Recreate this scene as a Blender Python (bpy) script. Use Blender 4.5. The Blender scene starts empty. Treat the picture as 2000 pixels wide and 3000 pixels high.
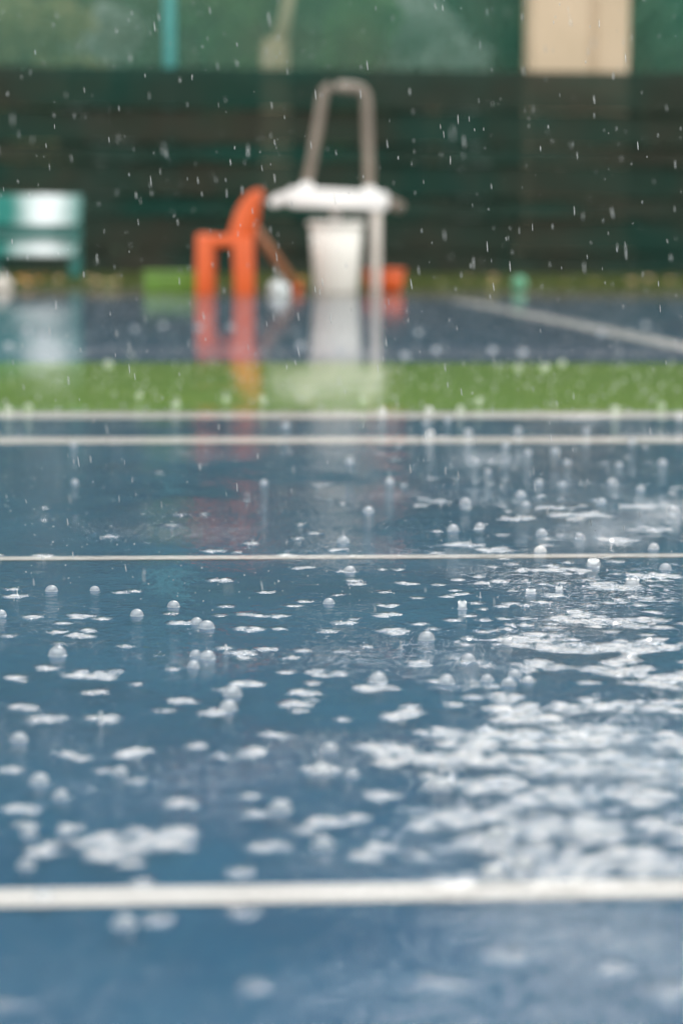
import bpy, bmesh, math, random
import numpy as np
from mathutils import Vector, Matrix, noise as mnoise

random.seed(11); rng = np.random.default_rng(11)
scene = bpy.context.scene
col = scene.collection
PI = math.pi

# ------------------------------------------------------------------ camera
F = 6593.0                       # focal length in photo pixels (2000 x 3000)
H = 0.41                         # lens height above the court
PITCH = math.atan(800.0 / F)
ROLL = 0.0055
R3 = (Matrix.Rotation(PI / 2 - PITCH, 3, 'X') @ Matrix.Rotation(ROLL, 3, 'Z'))
cam_d = bpy.data.cameras.new('camera')
cam = bpy.data.objects.new('camera', cam_d); col.objects.link(cam)
cam.matrix_world = Matrix.Translation((0, 0, H)) @ R3.to_4x4()
cam_d.sensor_fit = 'VERTICAL'; cam_d.sensor_height = 36.0
cam_d.lens = F / 3000 * 36.0
cam_d.clip_start = 0.05; cam_d.clip_end = 3000
cam_d.dof.use_dof = True
cam_d.dof.focus_distance = 2.52
cam_d.dof.aperture_fstop = cam_d.lens / 20.0      # 20 mm wide opening
scene.camera = cam

# ------------------------------------------------------------------ overcast sky and sun
SUN_EL, SUN_AZ = 40.0, 14.0      # degrees above horizon, degrees right of straight ahead
world = bpy.data.worlds.new('World'); scene.world = world; world.use_nodes = True
wn = world.node_tree.nodes; wl = world.node_tree.links; wn.clear()
wo = wn.new('ShaderNodeOutputWorld'); bg = wn.new('ShaderNodeBackground')
sky = wn.new('ShaderNodeTexSky'); sky.sky_type = 'NISHITA'; sky.sun_disc = False
sky.sun_elevation = math.radians(SUN_EL); sky.sun_rotation = math.radians(SUN_AZ)
sky.air_density = 1.0; sky.dust_density = 5.0; sky.ozone_density = 1.0
hs = wn.new('ShaderNodeHueSaturation'); hs.inputs['Saturation'].default_value = 0.12
mixc = wn.new('ShaderNodeMix'); mixc.data_type = 'RGBA'; mixc.inputs['Factor'].default_value = 0.55
mixc.inputs['B'].default_value = (18.6, 18.6, 18.2, 1)          # even cloud cover
wl.new(sky.outputs[0], hs.inputs['Color']); wl.new(hs.outputs[0], mixc.inputs['A'])
wl.new(mixc.outputs['Result'], bg.inputs['Color']); bg.inputs['Strength'].default_value = 0.10
wl.new(bg.outputs[0], wo.inputs['Surface'])
sun_d = bpy.data.lights.new('sun', 'SUN'); sun_d.energy = 1.4; sun_d.angle = math.radians(32)
sun_d.color = (1.0, 0.97, 0.93)
sun = bpy.data.objects.new('sun', sun_d); col.objects.link(sun)
e, a = math.radians(SUN_EL), math.radians(SUN_AZ)
sdir = Vector((math.sin(a) * math.cos(e), math.cos(a) * math.cos(e), math.sin(e)))
sun.rotation_euler = sdir.to_track_quat('Z', 'Y').to_euler()
sun.location = (0, 0, 30)
vs = scene.view_settings
vs.view_transform = 'Standard'; vs.look = 'None'; vs.gamma = 1.0; vs.exposure = 0.8
vs.use_curve_mapping = False
scene.cycles.max_bounces = 10; scene.cycles.transparent_max_bounces = 24
scene.cycles.sample_clamp_indirect = 6.0

# ------------------------------------------------------------------ helpers
def ray(px, py):
    return R3 @ Vector(((px - 1000) / F, -(py - 1500) / F, -1.0))
def ground(px, py, z=0.0):
    d = ray(px, py); t = (z - H) / d.z
    return Vector((d.x * t, d.y * t, z))
def at(px, py, Y):
    d = ray(px, py); t = Y / d.y
    return Vector((d.x * t, Y, H + d.z * t))

def new_mat(name):
    m = bpy.data.materials.new(name); m.use_nodes = True
    nt = m.node_tree; nt.nodes.clear()
    out = nt.nodes.new('ShaderNodeOutputMaterial')
    return m, nt, out
def noise_node(nt, scale, detail=4, rough=0.55, vec=None):
    n = nt.nodes.new('ShaderNodeTexNoise'); n.inputs['Scale'].default_value = scale
    n.inputs['Detail'].default_value = detail; n.inputs['Roughness'].default_value = rough
    if vec is None:
        tc = nt.nodes.new('ShaderNodeTexCoord'); vec = tc.outputs['Object']
    nt.links.new(vec, n.inputs['Vector'])
    return n
def paint(name, c1, c2=None, scale=3.0, rough=0.5, metallic=0.0, bump=0.0, bscale=None, coat=0.0, trans=0.0, ior=1.45):
    """principled material with noise between two colours and a fine bump"""
    m, nt, out = new_mat(name)
    p = nt.nodes.new('ShaderNodeBsdfPrincipled')
    if c2 is None: c2 = tuple(x * 0.8 for x in c1)
    n = noise_node(nt, scale)
    r = nt.nodes.new('ShaderNodeValToRGB')
    r.color_ramp.elements[0].position = 0.32; r.color_ramp.elements[1].position = 0.68
    r.color_ramp.elements[0].color = (*c2, 1); r.color_ramp.elements[1].color = (*c1, 1)
    nt.links.new(n.outputs['Fac'], r.inputs['Fac']); nt.links.new(r.outputs['Color'], p.inputs['Base Color'])
    p.inputs['Roughness'].default_value = rough; p.inputs['Metallic'].default_value = metallic
    p.inputs['Coat Weight'].default_value = coat; p.inputs['Coat Roughness'].default_value = 0.08
    p.inputs['IOR'].default_value = ior
    if bump:
        b = nt.nodes.new('ShaderNodeBump'); b.inputs['Strength'].default_value = bump
        b.inputs['Distance'].default_value = 0.01
        n2 = noise_node(nt, bscale or scale * 20, 3)
        nt.links.new(n2.outputs['Fac'], b.inputs['Height']); nt.links.new(b.outputs['Normal'], p.inputs['Normal'])
    nt.links.new(p.outputs[0], out.inputs['Surface'])
    return m

def tag(o, label=None, cat=None, group=None, kind=None):
    if label: o['label'] = label
    if cat: o['category'] = cat
    if group: o['group'] = group
    if kind: o['kind'] = kind
    return o
def empty(name, loc=(0, 0, 0), rz=0.0):
    o = bpy.data.objects.new(name, None); col.objects.link(o)
    o.location = loc; o.rotation_euler = (0, 0, rz); o.empty_display_size = 0.1
    return o
def link(name, me, mat, parent=None, smooth=False):
    if mat and not me.materials: me.materials.append(mat)
    if smooth:
        for p in me.polygons: p.use_smooth = True
    o = bpy.data.objects.new(name, me); col.objects.link(o); o.parent = parent
    return o
def pyd(name, verts, faces, mat, parent=None, smooth=False):
    me = bpy.data.meshes.new(name); me.from_pydata([tuple(v) for v in verts], [], faces); me.update()
    return link(name, me, mat, parent, smooth)
def from_bm(name, bm, mat, parent=None, smooth=False, bevel=0.0, seg=2):
    if bevel:
        bmesh.ops.bevel(bm, geom=list(bm.edges), offset=bevel, segments=seg, profile=0.5, affect='EDGES')
    bmesh.ops.recalc_face_normals(bm, faces=bm.faces)
    me = bpy.data.meshes.new(name); bm.to_mesh(me); bm.free()
    return link(name, me, mat, parent, smooth)
def add_box(bm, c, s, rot=None):
    m = Matrix.Translation(c) @ (rot.to_4x4() if rot else Matrix.Identity(4)) @ Matrix.Diagonal((*s, 1))
    bmesh.ops.create_cube(bm, size=1.0, matrix=m)
def box(name, c, s, mat, parent=None, bevel=0.0, rot=None, seg=2):
    bm = bmesh.new(); add_box(bm, c, s, rot)
    return from_bm(name, bm, mat, parent, bevel > 0, bevel, seg)
def tube_data(pts, rad, n=12, closed=False):
    pts = [Vector(p) for p in pts]; rads = rad if isinstance(rad, (list, tuple)) else [rad] * len(pts)
    V, Fc = [], []; ref = None
    for i, p in enumerate(pts):
        t = (pts[min(i + 1, len(pts) - 1)] - pts[max(i - 1, 0)]).normalized()
        if ref is None: ref = Vector((1, 0, 0)) if abs(t.x) < 0.8 else Vector((0, 1, 0))
        u = t.cross(ref).normalized(); w = t.cross(u).normalized(); ref = -t.cross(u).cross(t) if False else ref
        for k in range(n):
            q = 2 * PI * k / n
            V.append(p + (u * math.cos(q) + w * math.sin(q)) * rads[i])
    for i in range(len(pts) - 1):
        for k in range(n):
            Fc.append((i * n + k, i * n + (k + 1) % n, (i + 1) * n + (k + 1) % n, (i + 1) * n + k))
    Fc.append(tuple(range(n - 1, -1, -1))); Fc.append(tuple(range((len(pts) - 1) * n, len(pts) * n)))
    return V, Fc
def tube(name, pts, rad, mat, parent=None, n=12):
    V, Fc = tube_data(pts, rad, n); return pyd(name, V, Fc, mat, parent, True)
def lathe(name, prof, mat, parent=None, n=32, loc=(0, 0, 0), smooth=True):
    V, Fc = [], []
    for (r, z) in prof:
        for k in range(n):
            q = 2 * PI * k / n; V.append((loc[0] + r * math.cos(q), loc[1] + r * math.sin(q), loc[2] + z))
    for i in range(len(prof) - 1):
        for k in range(n):
            Fc.append((i * n + k, i * n + (k + 1) % n, (i + 1) * n + (k + 1) % n, (i + 1) * n + k))
    return pyd(name, V, Fc, mat, parent, smooth)
def prism(name, outline, y0, y1, mat, parent=None, bevel=0.0):
    """outline: (x, z) points, extruded from y0 to y1"""
    bm = bmesh.new(); n = len(outline)
    A = [bm.verts.new((x, y0, z)) for x, z in outline]; B = [bm.verts.new((x, y1, z)) for x, z in outline]
    bm.faces.new(A); bm.faces.new(B[::-1])
    for i in range(n): bm.faces.new((A[i], B[i], B[(i + 1) % n], A[(i + 1) % n]))
    return from_bm(name, bm, mat, parent, bevel > 0, bevel, 3)

# ------------------------------------------------------------------ materials
def court_mat(name, c1, c2):
    m, nt, out = new_mat(name)
    p = nt.nodes.new('ShaderNodeBsdfPrincipled'); p.inputs['Roughness'].default_value = 0.75
    p.inputs['Specular IOR Level'].default_value = 0.15
    n1 = noise_node(nt, 1.6, 6, 0.68); n2 = noise_node(nt, 260, 2, 0.6)
    mx = nt.nodes.new('ShaderNodeMath'); mx.operation = 'MULTIPLY_ADD'; mx.inputs[1].default_value = 0.35
    nt.links.new(n2.outputs['Fac'], mx.inputs[0]); nt.links.new(n1.outputs['Fac'], mx.inputs[2])
    r = nt.nodes.new('ShaderNodeValToRGB'); r.color_ramp.elements[0].position = 0.50; r.color_ramp.elements[1].position = 0.86
    r.color_ramp.elements[0].color = (*c2, 1); r.color_ramp.elements[1].color = (*c1, 1)
    nt.links.new(mx.outputs[0], r.inputs['Fac']); nt.links.new(r.outputs[0], p.inputs['Base Color'])
    b = nt.nodes.new('ShaderNodeBump'); b.inputs['Strength'].default_value = 0.4; b.inputs['Distance'].default_value = 0.001
    nt.links.new(n2.outputs['Fac'], b.inputs['Height']); nt.links.new(b.outputs['Normal'], p.inputs['Normal'])
    nt.links.new(p.outputs[0], out.inputs['Surface'])
    return m
M = {}
M['blue'] = court_mat('blue_court_paint', (0.016, 0.118, 0.218), (0.009, 0.070, 0.150))
M['green'] = court_mat('green_court_paint', (0.21, 0.36, 0.022), (0.15, 0.30, 0.015))
M['line'] = court_mat('white_line_paint', (0.80, 0.76, 0.73), (0.66, 0.62, 0.59))
M['fresh_line'] = court_mat('fresh_white_line_paint', (0.86, 0.84, 0.82), (0.78, 0.76, 0.74))
M['faded'] = court_mat('worn_line_paint', (0.15, 0.20, 0.29), (0.10, 0.16, 0.25))
M['concrete'] = court_mat('wet_concrete', (0.20, 0.19, 0.16), (0.13, 0.125, 0.10))
M['soil'] = court_mat('dark_soil', (0.06, 0.05, 0.025), (0.03, 0.035, 0.015))

def water_mat(name, k_fine, k_swell, froth_sheen0, cover):
    m, nt, out = new_mat(name)
    tc = nt.nodes.new('ShaderNodeTexCoord')
    n1 = noise_node(nt, 85, 3, 0.6, tc.outputs['Object'])      # capillary ripples
    n2 = noise_node(nt, 9, 3, 0.55, tc.outputs['Object'])      # gentle swell
    n3 = noise_node(nt, 2.2, 4, 0.55, tc.outputs['Object'])     # where the puddle is deep enough to ripple
    mr = nt.nodes.new('ShaderNodeMapRange'); mr.inputs[1].default_value = 0.38; mr.inputs[2].default_value = 0.68
    mr.inputs[3].default_value = 0.10; mr.inputs[4].default_value = 1.0
    nt.links.new(n3.outputs['Fac'], mr.inputs[0])
    mul = nt.nodes.new('ShaderNodeMath'); mul.operation = 'MULTIPLY'
    nt.links.new(n1.outputs['Fac'], mul.inputs[0]); nt.links.new(mr.outputs[0], mul.inputs[1])
    b1 = nt.nodes.new('ShaderNodeBump'); b1.inputs['Strength'].default_value = 1.0; b1.inputs['Distance'].default_value = k_fine
    nt.links.new(mul.outputs[0], b1.inputs['Height'])
    b2 = nt.nodes.new('ShaderNodeBump'); b2.inputs['Strength'].default_value = 1.0; b2.inputs['Distance'].default_value = k_swell
    nt.links.new(n2.outputs['Fac'], b2.inputs['Height']); nt.links.new(b1.outputs['Normal'], b2.inputs['Normal'])
    at_ = nt.nodes.new('ShaderNodeAttribute'); at_.attribute_name = 'chop'       # rain-beaten water: fine steep wavelets, plus painted sky sheen
    n4 = noise_node(nt, 260, 2, 0.5, tc.outputs['Object'])
    m4 = nt.nodes.new('ShaderNodeMath'); m4.operation = 'MULTIPLY'
    nt.links.new(n4.outputs['Fac'], m4.inputs[0]); nt.links.new(at_.outputs['Fac'], m4.inputs[1])
    b3 = nt.nodes.new('ShaderNodeBump'); b3.inputs['Strength'].default_value = 1.0; b3.inputs['Distance'].default_value = 0.0045
    nt.links.new(m4.outputs[0], b3.inputs['Height']); nt.links.new(b2.outputs['Normal'], b3.inputs['Normal']); b2 = b3
    fr = nt.nodes.new('ShaderNodeFresnel'); fr.inputs['IOR'].default_value = 1.33
    nt.links.new(b2.outputs['Normal'], fr.inputs['Normal'])
    gl = nt.nodes.new('ShaderNodeBsdfGlossy'); gl.inputs['Roughness'].default_value = 0.03
    nt.links.new(b2.outputs['Normal'], gl.inputs['Normal'])
    tr = nt.nodes.new('ShaderNodeBsdfTransparent'); tr.inputs['Color'].default_value = (0.97, 0.99, 1, 1)
    mix = nt.nodes.new('ShaderNodeMixShader')
    nt.links.new(fr.outputs[0], mix.inputs[0]); nt.links.new(tr.outputs[0], mix.inputs[1]); nt.links.new(gl.outputs[0], mix.inputs[2])
    cv = nt.nodes.new('ShaderNodeMath'); cv.operation = 'MULTIPLY'; cv.inputs[1].default_value = cover
    nt.links.new(fr.outputs[0], cv.inputs[0]); nt.links.new(cv.outputs[0], mix.inputs[0])
    # white mixed in: air beaten in by rain, plus painted sky sheen
    df = nt.nodes.new('ShaderNodeBsdfDiffuse'); df.inputs['Color'].default_value = (0.82, 0.81, 0.79, 1)
    n5 = noise_node(nt, 75, 4, 0.65, tc.outputs['Object'])
    fa = nt.nodes.new('ShaderNodeMath'); fa.operation = 'MULTIPLY_ADD'; fa.inputs[1].default_value = 1.1; fa.inputs[2].default_value = -0.55
    nt.links.new(n5.outputs['Fac'], fa.inputs[0])
    fb = nt.nodes.new('ShaderNodeMath'); fb.operation = 'ADD'; nt.links.new(fa.outputs[0], fb.inputs[0])
    nt.links.new(at_.outputs['Fac'], fb.inputs[1])
    fm = nt.nodes.new('ShaderNodeMapRange'); fm.interpolation_type = 'SMOOTHSTEP'
    for k_, v_ in ((1, 0.06), (2, 1.2), (3, froth_sheen0), (4, 0.37)): fm.inputs[k_].default_value = v_
    nt.links.new(fb.outputs[0], fm.inputs[0])
    mf = nt.nodes.new('ShaderNodeMixShader')
    nt.links.new(fm.outputs[0], mf.inputs[0]); nt.links.new(mix.outputs[0], mf.inputs[1]); nt.links.new(df.outputs[0], mf.inputs[2])
    nt.links.new(mf.outputs[0], out.inputs['Surface'])
    return m
M['water'] = water_mat('rain_water', 0.0030, 0.0022, 0.010, 1.0)
M['still_water'] = water_mat('thin_still_water', 0.0002, 0.0006, 0.016, 0.95)

def film_mat(name, milk, ior=1.5, colour=(0.9, 0.93, 0.93)):
    """water skin full of tiny air: fresnel reflection over part clear, part milky"""
    m, nt, out = new_mat(name)
    fr = nt.nodes.new('ShaderNodeFresnel'); fr.inputs['IOR'].default_value = ior
    gl = nt.nodes.new('ShaderNodeBsdfGlossy'); gl.inputs['Roughness'].default_value = 0.05
    tr = nt.nodes.new('ShaderNodeBsdfTransparent')
    df = nt.nodes.new('ShaderNodeBsdfDiffuse'); df.inputs['Color'].default_value = (*colour, 1)
    tl = nt.nodes.new('ShaderNodeBsdfTranslucent'); tl.inputs['Color'].default_value = (*colour, 1)
    n = noise_node(nt, 160, 3)
    mr = nt.nodes.new('ShaderNodeMapRange'); mr.inputs[3].default_value = milk * 0.75; mr.inputs[4].default_value = min(1, milk * 1.25)
    nt.links.new(n.outputs['Fac'], mr.inputs[0])
    m1 = nt.nodes.new('ShaderNodeMixShader'); m1.inputs[0].default_value = 0.72
    nt.links.new(df.outputs[0], m1.inputs[1]); nt.links.new(tl.outputs[0], m1.inputs[2])
    m2 = nt.nodes.new('ShaderNodeMixShader')
    lw = nt.nodes.new('ShaderNodeLayerWeight'); lw.inputs['Blend'].default_value = 0.35
    ma = nt.nodes.new('ShaderNodeMath'); ma.operation = 'MULTIPLY_ADD'; ma.inputs[1].default_value = 0.35; ma.use_clamp = True
    nt.links.new(lw.outputs['Facing'], ma.inputs[0]); nt.links.new(mr.outputs[0], ma.inputs[2])
    nt.links.new(ma.outputs[0], m2.inputs[0]); nt.links.new(tr.outputs[0], m2.inputs[1]); nt.links.new(m1.outputs[0], m2.inputs[2])
    m3 = nt.nodes.new('ShaderNodeMixShader')
    nt.links.new(fr.outputs[0], m3.inputs[0]); nt.links.new(m2.outputs[0], m3.inputs[1]); nt.links.new(gl.outputs[0], m3.inputs[2])
    nt.links.new(m3.outputs[0], out.inputs['Surface'])
    return m
M['bubble'] = film_mat('bubble_film', 0.36)
M['splash'] = film_mat('splash_water', 0.34)
M['rain'] = film_mat('falling_water', 0.27)

def mesh_cloth(name, c1, c2, clear, scale=0.6):
    """knitted screen cloth: a share of open holes lets light through"""
    m, nt, out = new_mat(name)
    df = nt.nodes.new('ShaderNodeBsdfDiffuse'); tl = nt.nodes.new('ShaderNodeBsdfTranslucent'); tr = nt.nodes.new('ShaderNodeBsdfTransparent')
    n = noise_node(nt, scale, 4)
    r = nt.nodes.new('ShaderNodeValToRGB'); r.color_ramp.elements[0].position = 0.35; r.color_ramp.elements[1].position = 0.65
    r.color_ramp.elements[0].color = (*c1, 1); r.color_ramp.elements[1].color = (*c2, 1)
    nt.links.new(n.outputs['Fac'], r.inputs['Fac'])
    for s in (df, tl): nt.links.new(r.outputs[0], s.inputs['Color'])
    m1 = nt.nodes.new('ShaderNodeMixShader'); m1.inputs[0].default_value = 0.3
    nt.links.new(df.outputs[0], m1.inputs[1]); nt.links.new(tl.outputs[0], m1.inputs[2])
    m2 = nt.nodes.new('ShaderNodeMixShader'); m2.inputs[0].default_value = 1 - clear
    nt.links.new(tr.outputs[0], m2.inputs[1]); nt.links.new(m1.outputs[0], m2.inputs[2])
    nt.links.new(m2.outputs[0], out.inputs['Surface'])
    return m
M['screen'] = mesh_cloth('dark_windscreen_cloth', (0.020, 0.064, 0.050), (0.048, 0.054, 0.042), 0.085)
M['screen_brown'] = mesh_cloth('brownish_windscreen_cloth', (0.023, 0.061, 0.048), (0.052, 0.055, 0.042), 0.085, 0.9)
M['net'] = mesh_cloth('green_netting', (0.13, 0.42, 0.31), (0.27, 0.43, 0.31), 0.64, 0.45)
M['teal_metal'] = paint('teal_fence_paint', (0.14, 0.47, 0.45), (0.11, 0.40, 0.38), 4, 0.35)
M['tan_wood'] = paint('tan_weathered_wood', (0.30, 0.22, 0.13), (0.20, 0.15, 0.09), 5, 0.8, bump=0.3)
M['beige'] = paint('beige_render', (0.60, 0.47, 0.33), (0.52, 0.41, 0.28), 1.2, 0.9, bump=0.3, bscale=60)
M['orange'] = paint('orange_plastic', (0.70, 0.115, 0.022), (0.62, 0.095, 0.018), 6, 0.38, bump=0.05, bscale=200)
M['white_plastic'] = paint('white_plastic', (0.86, 0.84, 0.82), (0.80, 0.78, 0.76), 5, 0.3, bump=0.03, bscale=150)
M['white_bin'] = paint('off_white_bin_plastic', (0.82, 0.79, 0.73), (0.76, 0.73, 0.67), 4, 0.35, bump=0.03)
M['beige_leg'] = paint('pale_beige_leg', (0.72, 0.66, 0.60), (0.66, 0.60, 0.54), 6, 0.4)
M['beige_tube'] = paint('beige_tube_paint', (0.23, 0.19, 0.15), (0.18, 0.145, 0.115), 7, 0.4)
M['brown_wood'] = paint('reddish_brown_wood', (0.30, 0.13, 0.055), (0.22, 0.09, 0.04), 8, 0.6, bump=0.2)
M['crate'] = paint('lime_green_plastic', (0.13, 0.27, 0.035), (0.11, 0.23, 0.03), 6, 0.4)
M['pale_bag'] = paint('pale_plastic_bag', (0.62, 0.66, 0.66), (0.50, 0.55, 0.56), 12, 0.3)
M['green_ball'] = paint('sea_green_rubber', (0.10, 0.36, 0.21), (0.08, 0.30, 0.17), 14, 0.5)
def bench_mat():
    """teal paint with pale sky highlights painted in along the boards"""
    m, nt, out = new_mat('teal_bench_sky_highlight')
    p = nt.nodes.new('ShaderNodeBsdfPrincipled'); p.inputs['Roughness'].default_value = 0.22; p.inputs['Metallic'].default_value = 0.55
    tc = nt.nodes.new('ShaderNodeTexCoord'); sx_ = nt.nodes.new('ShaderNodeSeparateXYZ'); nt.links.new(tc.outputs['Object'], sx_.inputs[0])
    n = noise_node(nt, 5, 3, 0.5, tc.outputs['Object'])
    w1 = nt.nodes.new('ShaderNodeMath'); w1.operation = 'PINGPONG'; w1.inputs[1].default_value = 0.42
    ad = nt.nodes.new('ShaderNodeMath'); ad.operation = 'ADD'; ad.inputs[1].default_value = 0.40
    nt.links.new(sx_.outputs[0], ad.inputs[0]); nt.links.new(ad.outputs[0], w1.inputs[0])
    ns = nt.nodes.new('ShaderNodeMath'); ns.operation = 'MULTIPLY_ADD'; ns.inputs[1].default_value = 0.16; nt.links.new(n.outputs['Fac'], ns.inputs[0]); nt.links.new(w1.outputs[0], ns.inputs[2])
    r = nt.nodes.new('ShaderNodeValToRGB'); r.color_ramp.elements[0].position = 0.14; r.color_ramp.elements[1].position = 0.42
    r.color_ramp.elements[0].color = (0.60, 0.66, 0.66, 1); r.color_ramp.elements[1].color = (0.010, 0.14, 0.115, 1)  # pale colour stands for bright sky reflected in the wet boards
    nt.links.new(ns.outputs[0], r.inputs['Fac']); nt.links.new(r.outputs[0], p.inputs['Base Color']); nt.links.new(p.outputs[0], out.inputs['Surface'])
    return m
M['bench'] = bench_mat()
M['bench_frame'] = paint('dark_teal_bench_frame', (0.02, 0.17, 0.145), (0.016, 0.14, 0.12), 4, 0.35)
M['trunk'] = paint('wet_bark', (0.10, 0.075, 0.05), (0.05, 0.04, 0.028), 6, 0.85, bump=0.5, bscale=30)
M['tan_trunk'] = paint('pale_tan_bark', (0.44, 0.35, 0.23), (0.36, 0.28, 0.18), 5, 0.85, bump=0.4, bscale=30)

def leaf_mat(name, c1, c2):
    m, nt, out = new_mat(name)
    g = nt.nodes.new('ShaderNodeNewGeometry')
    r = nt.nodes.new('ShaderNodeValToRGB'); r.color_ramp.elements[0].color = (*c1, 1); r.color_ramp.elements[1].color = (*c2, 1)
    nt.links.new(g.outputs['Random Per Island'], r.inputs['Fac'])
    p = nt.nodes.new('ShaderNodeBsdfPrincipled'); p.inputs['Roughness'].default_value = 0.4
    tl = nt.nodes.new('ShaderNodeBsdfTranslucent'); mx = nt.nodes.new('ShaderNodeMixShader'); mx.inputs[0].default_value = 0.3
    nt.links.new(r.outputs[0], p.inputs['Base Color']); nt.links.new(r.outputs[0], tl.inputs['Color'])
    nt.links.new(p.outputs[0], mx.inputs[1]); nt.links.new(tl.outputs[0], mx.inputs[2]); nt.links.new(mx.outputs[0], out.inputs['Surface'])
    return m
M['leaf_dark'] = leaf_mat('dark_leaves', (0.025, 0.075, 0.040), (0.05, 0.14, 0.06))
M['leaf_mid'] = leaf_mat('mid_leaves', (0.04, 0.13, 0.04), (0.09, 0.22, 0.06))
M['leaf_olive'] = leaf_mat('olive_leaves', (0.26, 0.25, 0.10), (0.36, 0.32, 0.15))
M['leaf_grey'] = leaf_mat('silvery_leaves', (0.32, 0.38, 0.36), (0.45, 0.50, 0.47))
M['grass'] = leaf_mat('grass_blades', (0.05, 0.085, 0.015), (0.10, 0.12, 0.025))

# ------------------------------------------------------------------ ground, courts, lines
YAW = 0.0725                                   # court lines run slightly away to the right
ux = Vector((math.cos(YAW), math.sin(YAW), 0)); uy = Vector((-math.sin(YAW), math.cos(YAW), 0))
def cf(px, py):                                # distance of a pixel's ground point across the court lines
    return ground(px, py).dot(uy)
def strip(name, v0, v1, z, mat, half=60.0, parent=None):
    P = [ux * -half + uy * v0, ux * half + uy * v0, ux * half + uy * v1, ux * -half + uy * v1]
    o = pyd(name, [(p.x, p.y, z) for p in P], [(0, 1, 2, 3)], mat, parent)
    if not parent: tag(o, kind='structure')
    return o
pyd_g = pyd('ground', [(-1500, -1500, -0.012), (1500, -1500, -0.012), (1500, 1500, -0.012), (-1500, 1500, -0.012)], [(0, 1, 2, 3)], M['soil'])
tag(pyd_g, kind='structure')
v_green0, v_green1 = cf(1000, 1213), cf(1000, 1063)
v_far1 = cf(1000, 878); v_pave = cf(1000, 849)
strip('court', -30, v_far1, 0.0, M['blue'])
strip('green_court_strip', v_green0, v_green1, 0.0012, M['green'])
strip('pavement', v_far1, v_pave, 0.0006, M['concrete'])
def court_line(ya, yb, z=0.0014):               # a painted line between two photo rows at mid-width
    return strip('court_line', cf(1000, yb), cf(1000, ya), z, M['line'], 30)
court_line(2594, 2648); court_line(1629, 1639.5); court_line(1281, 1301); court_line(1209, 1230, 0.0026)
strip('court_line', cf(1000, 1048), cf(1000, 1018), 0.0014, M['faded'], 30)
A, B = ground(1340, 880), ground(2000, 1016); d = (B - A).normalized(); n = Vector((-d.y, d.x, 0)) * 0.085
A = A + d * 0.05; B = B + d * 6
o = pyd('court_line', [(p.x, p.y, 0.0026) for p in (A - n, B - n, B + n, A + n)], [(0, 1, 2, 3)], M['fresh_line']); tag(o, kind='structure')

# ------------------------------------------------------------------ water
WZ = 0.0085
Y0, Y1 = 1.10, 5.45
def hw(y): return 0.152 * y * 1.14 + 0.55
NR, NC = 1000, 1080
rows = Y0 * (Y1 / Y0) ** np.linspace(0, 1, NR)
us = np.linspace(-1, 1, NC)
Yg = np.repeat(rows[:, None], NC, 1); Xg = us[None, :] * (0.152 * rows * 1.14 + 0.55)[:, None]
Hg = np.zeros((NR, NC)); Cg = np.zeros((NR, NC))
LR = math.log(Y1 / Y0)
def ring(x, y, R, lam, slope, cyc, chop=0.0):
    """one train of circular ripples of radius R round an impact"""
    ext = R + lam * cyc * 1.6
    i0 = int(max(0, math.log(max(y - ext, Y0) / Y0) / LR * (NR - 1))); i1 = int(min(NR, math.log(max(y + ext, Y0 + 1e-4) / Y0) / LR * (NR - 1) + 2))
    if i1 <= i0: return
    h = hw(max(y, Y0))
    j0 = int(max(0, ((x - ext) / h * 0.5 + 0.5) * (NC - 1) - 3)); j1 = int(min(NC, ((x + ext) / h * 0.5 + 0.5) * (NC - 1) + 4))
    if j1 <= j0: return
    X = Xg[i0:i1, j0:j1] - x; Y = Yg[i0:i1, j0:j1] - y
    ang = np.arctan2(Y, X)
    r = np.sqrt(X * X + Y * Y) * (1 + 0.05 * np.sin(3 * ang + x * 50) + 0.04 * np.sin(5 * ang + y * 70))
    A_ = slope * lam / (2 * PI)
    if chop: Cg[i0:i1, j0:j1] = np.maximum(Cg[i0:i1, j0:j1], chop * np.clip(1.35 - r / (R + lam * .55), 0, 1))
    Hg[i0:i1, j0:j1] += A_ * np.cos(2 * PI * (r - R) / lam) * np.exp(-((r - R) / (lam * cyc * 0.7)) ** 2)
K = 3000 / 2352.0            # overview pixels -> photo pixels
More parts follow.
